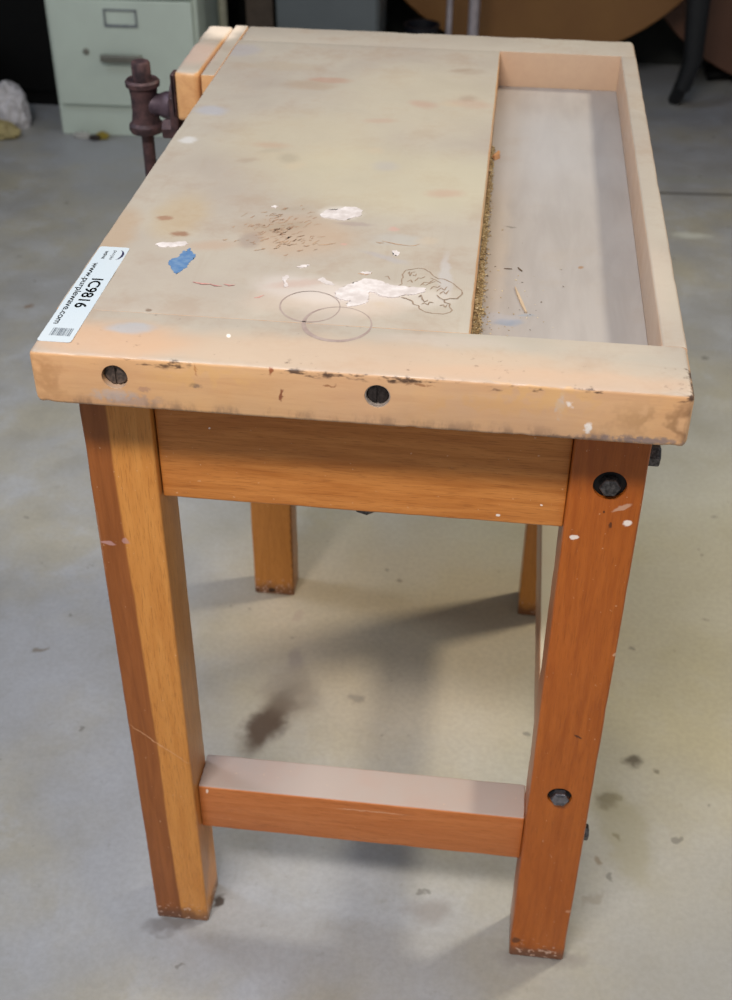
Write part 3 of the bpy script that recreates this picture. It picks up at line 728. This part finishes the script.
# dark storage cabinet at far left
dc = empty('dark_cabinet', (-1.6, 3.2, 0), 'low black cabinet in shadow left of the filing cabinet', 'cabinet')
blk = simple('black_finish', '060605', .7, hx2='040404', spec=.2)
bm = bmesh.new(); board(bm, 2, (-2.2, -1.01, 2.98, 3.6, 0, 1.1), r=.004, n=2); build('body', bm, blk, dc)
for xa, xb in ((-2.19, -1.61), (-1.60, -1.02)):
    bm = bmesh.new(); board(bm, 2, (xa, xb, 2.963, 2.9797, .05, 1.08), r=.003, n=2); build('door', bm, blk, dc)
# cardboard box corner
p = at(2, 96, 2, 0); p.x += .035; p.y = 2.955
bx = empty('cardboard_box', (p.x-.10, p.y, 0), 'dark reddish brown cardboard box at the left edge behind the white rag', 'box')
brm = simple('dark_cardboard', '3A2418', .8)
bm = bmesh.new(); board(bm, 2, (p.x-.24, p.x+.004, p.y-.16, p.y-.02, 0, .19), r=.002, n=2); build('carton', bm, brm, bx)
bm = bmesh.new(); board(bm, 0, (p.x-.24, p.x+.004, p.y-.165, p.y-.10, .1902, .193), r=.0008, n=2); build('flap', bm, brm, bx)
# rag and yellow paper
def crumple(name, c, s, seed, mat, label, cat):
    bm = bmesh.new(); bmesh.ops.create_icosphere(bm, subdivisions=5, radius=1)
    for v in bm.verts:
        d = v.co.normalized(); n_ = mnoise.noise(d*1.4+Vector((seed, 0, 0))); r1 = .6*abs(mnoise.noise(d*2.6+Vector((seed, 5, 1)))); r2 = .4*abs(mnoise.noise(d*6+Vector((seed, 2, 7))))
        k = 1 + .22*n_ - .45*r1 - .12*r2
        v.co = Vector((d.x*s[0]*k, d.y*s[1]*k, d.z*s[2]*k))
        v.co.z = max(v.co.z, -s[2]*.55)
    mz = min(v.co.z for v in bm.verts)
    for v in bm.verts: v.co += Vector((c[0], c[1], c[2]-mz))
    return tag(build(name, bm, mat, smooth=60), label, cat)
p = at(8, 128, 2, 0)
crumple('crumpled_rag', (p.x-.008, p.y+.03, 0), (.082, .06, .085), 3.1, simple('white_cloth', 'C4C0C2', .8), 'crumpled white rag on the floor left of the filing cabinet', 'rag')
p = at(8, 134, 2, 0)
crumple('crumpled_paper', (p.x-.02, p.y-.03, 0), (.075, .035, .035), 8.4, simple('yellowed_paper', '9C8E62', .8), 'crumpled yellowed paper lying in front of the white rag', 'paper')
# litter by the cabinet
p = at(105, 136, 2, 0); p.y = cyf-.022
bm = bmesh.new()
random.seed(5)
g = [[bm.verts.new((p.x-.022+.011*i+random.uniform(-.002, .002), p.y-.02+.010*j, .004+.010*abs(mnoise.noise(Vector((i*.9, j*.8, 2))))+(.014 if j > 1 else 0)*(1-abs(i-2)/3))) for j in range(4)] for i in range(5)]
for i in range(4):
    for j in range(3): bm.faces.new((g[i][j], g[i+1][j], g[i+1][j+1], g[i][j+1]))
r_ = bmesh.ops.solidify(bm, geom=list(bm.faces), thickness=.003)
tag(build('yellow_scrap', bm, simple('yellow_scrap', 'B9A23E', .6)), 'small crumpled yellow scrap at the foot of the filing cabinet', 'scrap')
crumple('dark_debris', (p.x-.02, p.y-.012, 0), (.020, .012, .010), 5.5, simple('dark_debris', '2A201C', .8), 'dark bit of debris beside the yellow scrap', 'debris')
p = at(86, 134, 2, 0); p.y = cyf-.012
crumple('crumpled_tissue', (p.x, p.y-.012, 0), (.030, .012, .012), 6.6, simple('grey_tissue', 'A8A6A0', .8), 'small pale crumpled tissue at the filing cabinet base, left of the yellow scrap', 'tissue')

# folded round tables
def round_table(cen, rad, mat, label, cat, tilt, yb):
    t_ = empty('folded_round_table', (cen[0], yb, 0), label, cat)
    bm = bmesh.new(); ax = Vector((0, -1, tilt)).normalized()
    lathe(bm, [(0, rad-.004), (.004, rad), (.024, rad), (.028, rad-.004)], cen, ax, 96); build('tabletop', bm, mat, t_)
    bm = bmesh.new(); tube(bm, [(cen[0], yb, .06), (cen[0], yb, cen[2])], .035, 20)
    lathe(bm, [(0, .09), (.02, .09)], (cen[0], yb, cen[2]-.01), (0, -1, 0), 20); build('column', bm, blk, t_)
    bm = bmesh.new()
    for a_ in (25, 155, 205, 335):
        tube(bm, [(cen[0], yb, .07), (cen[0]+.20*math.cos(R(a_)), yb+.04*math.sin(R(a_)), .045), (cen[0]+.34*math.cos(R(a_)), yb+.09*math.sin(R(a_)), .018)], [.028, .022, .016], 12)
    build('base', bm, blk, t_)
c1 = at(550, -156, 1, 3.3)
round_table((c1.x, 3.30, c1.z+.005), .625, simple('brown_laminate', '80582A', .55, hx2='785026', sc=4), 'large round brown tabletop folded upright behind the right end of the workbench', 'table', 0, 3.37)
c2 = at(846, -120, 1, 3.47)
round_table((c2.x, 3.48, c2.z+.01), .655, simple('red_brown_laminate', '5E3C28', .55, sc=4), 'dark brown round tabletop folded upright at the far right edge', 'table', 0, 3.56)
# black leaning stand with small foot
st = empty('black_stand', (.92, 3.2, 0), 'black metal stand with a small foot between the two folded round tables', 'stand')
blu = simple('black_blue_metal', '0A0C10', .6)
a = at(693, 60, 1, 3.2); b = at(700, -20, 1, 3.2); c = at(672, 101, 2, 0)
bm = bmesh.new(); tube(bm, [(c.x+.012, 3.2, .075), (a.x, 3.2, a.z), (b.x, 3.2, b.z), (b.x+.02, 3.2, .95)], [.026, .030, .040, .042], 20); build('post', bm, blu, st)
bm = bmesh.new(); tube(bm, [(c.x+.004, c.y-.02, .012), (c.x+.006, 3.24, .04), (c.x+.012, 3.2, .09)], [.020, .022, .024], 16); build('foot', bm, blu, st)
# chrome leg frame
mf = empty('metal_leg_frame', (.2, 3.0, 0), 'upright pair of grey metal tubes behind the middle of the workbench', 'metal frame')
chm = simple('dull_chrome', 'B8AEB2', .3, .6)
for (u0, r_) in ((449.5, .010), (474, .0175)):
    p = at(u0, 15, 1, 3.05)
    bm = bmesh.new(); tube(bm, [(p.x, 3.05, 0), (p.x, 3.05, .45), (p.x-.002, 3.05, .84)], r_, 18); build('tube', bm, chm, mf)
pa = at(449.5, 15, 1, 3.05).x; pb = at(474, 15, 1, 3.05).x
bm = bmesh.new(); tube(bm, [(pa-.03, 3.05, .85), (pb+.03, 3.05, .85)], .012, 14); build('crossbar', bm, chm, mf)
# dark blue bucket
p = at(422, 24, 1, 3.17)
bm = bmesh.new(); lathe(bm, [(0, .045), (.10, .050), (p.z-.01, .055), (p.z, .058), (p.z, .050), (.02, .04)], (p.x, 3.17, 0), (0, 0, 1), 32)
tag(build('plastic_bucket', bm, simple('dark_blue_plastic', '14161F', .5)), 'dark blue plastic bucket in shadow right of the blue grey cabinet', 'bucket')

# ================================================================== LIGHT
def area(name, loc, target, sx, sy, power, col, spread=180):
    l = bpy.data.lights.new(name, 'AREA'); l.shape = 'RECTANGLE'; l.size = sx; l.size_y = sy; l.energy = power; l.color = col
    o = bpy.data.objects.new(name, l); COL.objects.link(o); o.location = loc; l.spread = R(spread)
    o.rotation_euler = (Vector(target)-Vector(loc)).to_track_quat('-Z', 'Y').to_euler(); return o
area('ceiling_light_right', (2.3, 1.55, 3.0), (.3, .4, .4), .35, .35, 68, (1.0, .93, .76))
area('ceiling_light_front', (-.15, -1.5, 3.1), (.3, .2, .4), 1.2, .3, 33, (1.0, .95, .90), 105)
area('ceiling_light_left', (-1.6, .9, 3.0), (.3, .5, .4), .4, 1.2, 15, (.66, .80, 1.0), 130)
w = bpy.data.worlds.new('world'); scene.world = w; w.use_nodes = True
w.node_tree.nodes['Background'].inputs[0].default_value = (.86, .92, 1.0, 1); w.node_tree.nodes['Background'].inputs[1].default_value = 0.37
vs_ = scene.view_settings; vs_.view_transform = 'Standard'; vs_.look = 'None'; vs_.gamma = 1; vs_.exposure = 0.0; vs_.use_curve_mapping = False
